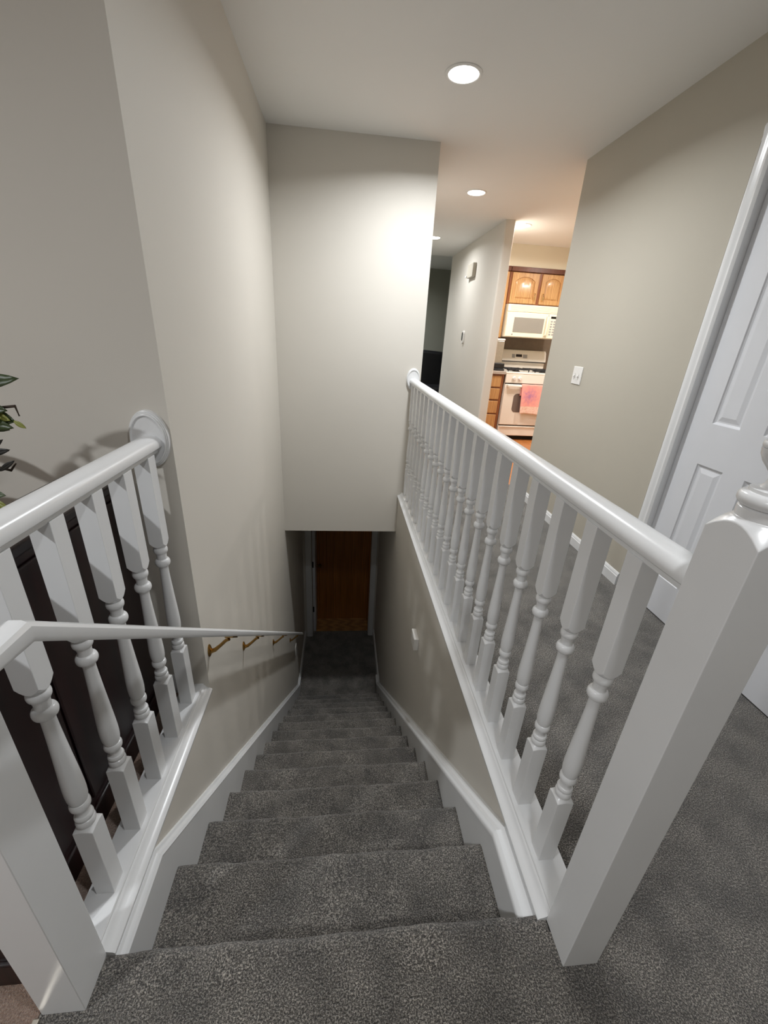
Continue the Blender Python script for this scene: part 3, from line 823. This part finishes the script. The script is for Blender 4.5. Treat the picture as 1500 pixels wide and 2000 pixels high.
for p in [[B, (-.98, 1.0, .98), (-.90, 1.0, 1.09), (-.80, 1.0, 1.135)], [B, (-.96, .99, .96), (-.86, .99, 1.06), (-.775, 1.0, 1.085), (-.725, 1.0, 1.092), (-.722, 1.0, 1.07)],
          [B, (-.95, .98, .93), (-.86, .98, .975), (-.80, .98, .985), (-.752, .98, .995)], [B, (-.93, .98, .92), (-.85, .98, .945), (-.785, .98, .955), (-.76, .98, .948), (-.745, .98, .965)],
          [B, (-.93, .97, .91), (-.86, .97, .91), (-.82, .97, .875), (-.79, .97, .85)]]:
    bm = bmesh.new(); tube(bm, p, [.005]+[.0032]*(len(p)-2)+[.0016], 8); build('stem', bm, 'twig', pl)
lf_obj('leaf', [((-.84, 1.0, 1.128), (-.700, 1.0, 1.152), .019, .0, (0, -1, .35)), ((-.86, 1.0, 1.10), (-.93, .93, 1.16), .022, .01, (0, -1, .5)),
                ((-.90, .99, 1.06), (-1.03, .9, 1.12), .026, .02, (0, -1, .6)), ((-.94, 1.0, 1.0), (-1.08, 1.06, 1.06), .026, .02), ((-.80, .99, 1.075), (-.722, .985, 1.060), .020, .0, (0, -1, .5)),
                ((-.81, .995, 1.07), (-.735, .98, 1.042), .018, .0, (0, -1, .2))])
lf_obj('leaf', [((-.80, .985, 1.095), (-.728, .98, 1.085), .015, .0, (0, -1, .3)), ((-.79, .98, 1.065), (-.722, .975, 1.048), .013, .0, (0, -1, .2))])
lf_obj('leafp', [((-.79, .975, 1.078), (-.738, .972, 1.070), .012, .0, (0, -1, .3)), ((-.785, .985, 1.085), (-.728, .98, 1.063), .011, .0, (0, -1, .4)), ((-.725, .985, 1.062), (-.704, .985, 1.046), .0055, .0, (0, -1, .3)),
                 ((-.82, .97, .945), (-.780, .965, .927), .009, .0, (0, -1, .3)), ((-.80, .96, .880), (-.772, .955, .862), .008, .0, (0, -1, .3))])
lf_obj('leafk', [((-.805, .98, .985), (-.752, .975, 1.022), .009, .0, (0, -1, .2)), ((-.805, .975, .985), (-.740, .97, 1.000), .009, .0, (0, -1, .2)), ((-.775, .97, .950), (-.738, .97, .975), .006, .0, (0, -1, .2))])
lf_obj('leafg', [((-.84, .96, .905), (-.768, .955, .895), .014, .0, (0, -1, .4)), ((-.85, .96, .88), (-.768, .955, .855), .011, .0, (0, -1, .4)), ((-.86, .955, .87), (-.775, .95, .835), .012, .0, (0, -1, .4)),
                 ((-.87, .95, .85), (-.79, .945, .822), .012, .0, (0, -1, .4)), ((-.92, .95, .90), (-1.02, .85, .86), .02, .01)])

# ------------------------------------------------------------------ world, camera, colour management
w = bpy.data.worlds.new('world'); w.use_nodes = True
w.node_tree.nodes['Background'].inputs['Color'].default_value = (.02, .02, .022, 1)
bpy.context.scene.world = w
yaw, pitch, roll, f, hcam = .1134, -.4063, .0579, 799.95, 1.2798
F = Vector((math.sin(yaw)*math.cos(pitch), math.cos(yaw)*math.cos(pitch), math.sin(pitch)))
r_ = Vector((math.cos(yaw), -math.sin(yaw), 0)); u_ = r_.cross(F)
Rv = math.cos(roll)*r_+math.sin(roll)*u_; Uv = -math.sin(roll)*r_+math.cos(roll)*u_
cam = bpy.data.cameras.new('camera'); co = bpy.data.objects.new('camera', cam); C.objects.link(co)
co.matrix_world = Matrix(((Rv.x, Uv.x, -F.x, 0), (Rv.y, Uv.y, -F.y, 0), (Rv.z, Uv.z, -F.z, hcam), (0, 0, 0, 1)))
cam.sensor_fit = 'HORIZONTAL'; cam.sensor_width = 36; cam.lens = f*36/1500; cam.clip_start = .02; cam.clip_end = 60
sc = bpy.context.scene; sc.camera = co
vs = sc.view_settings; vs.view_transform = 'Standard'; vs.look = 'None'; vs.gamma = 1; vs.use_curve_mapping = False
vs.exposure = 0.25
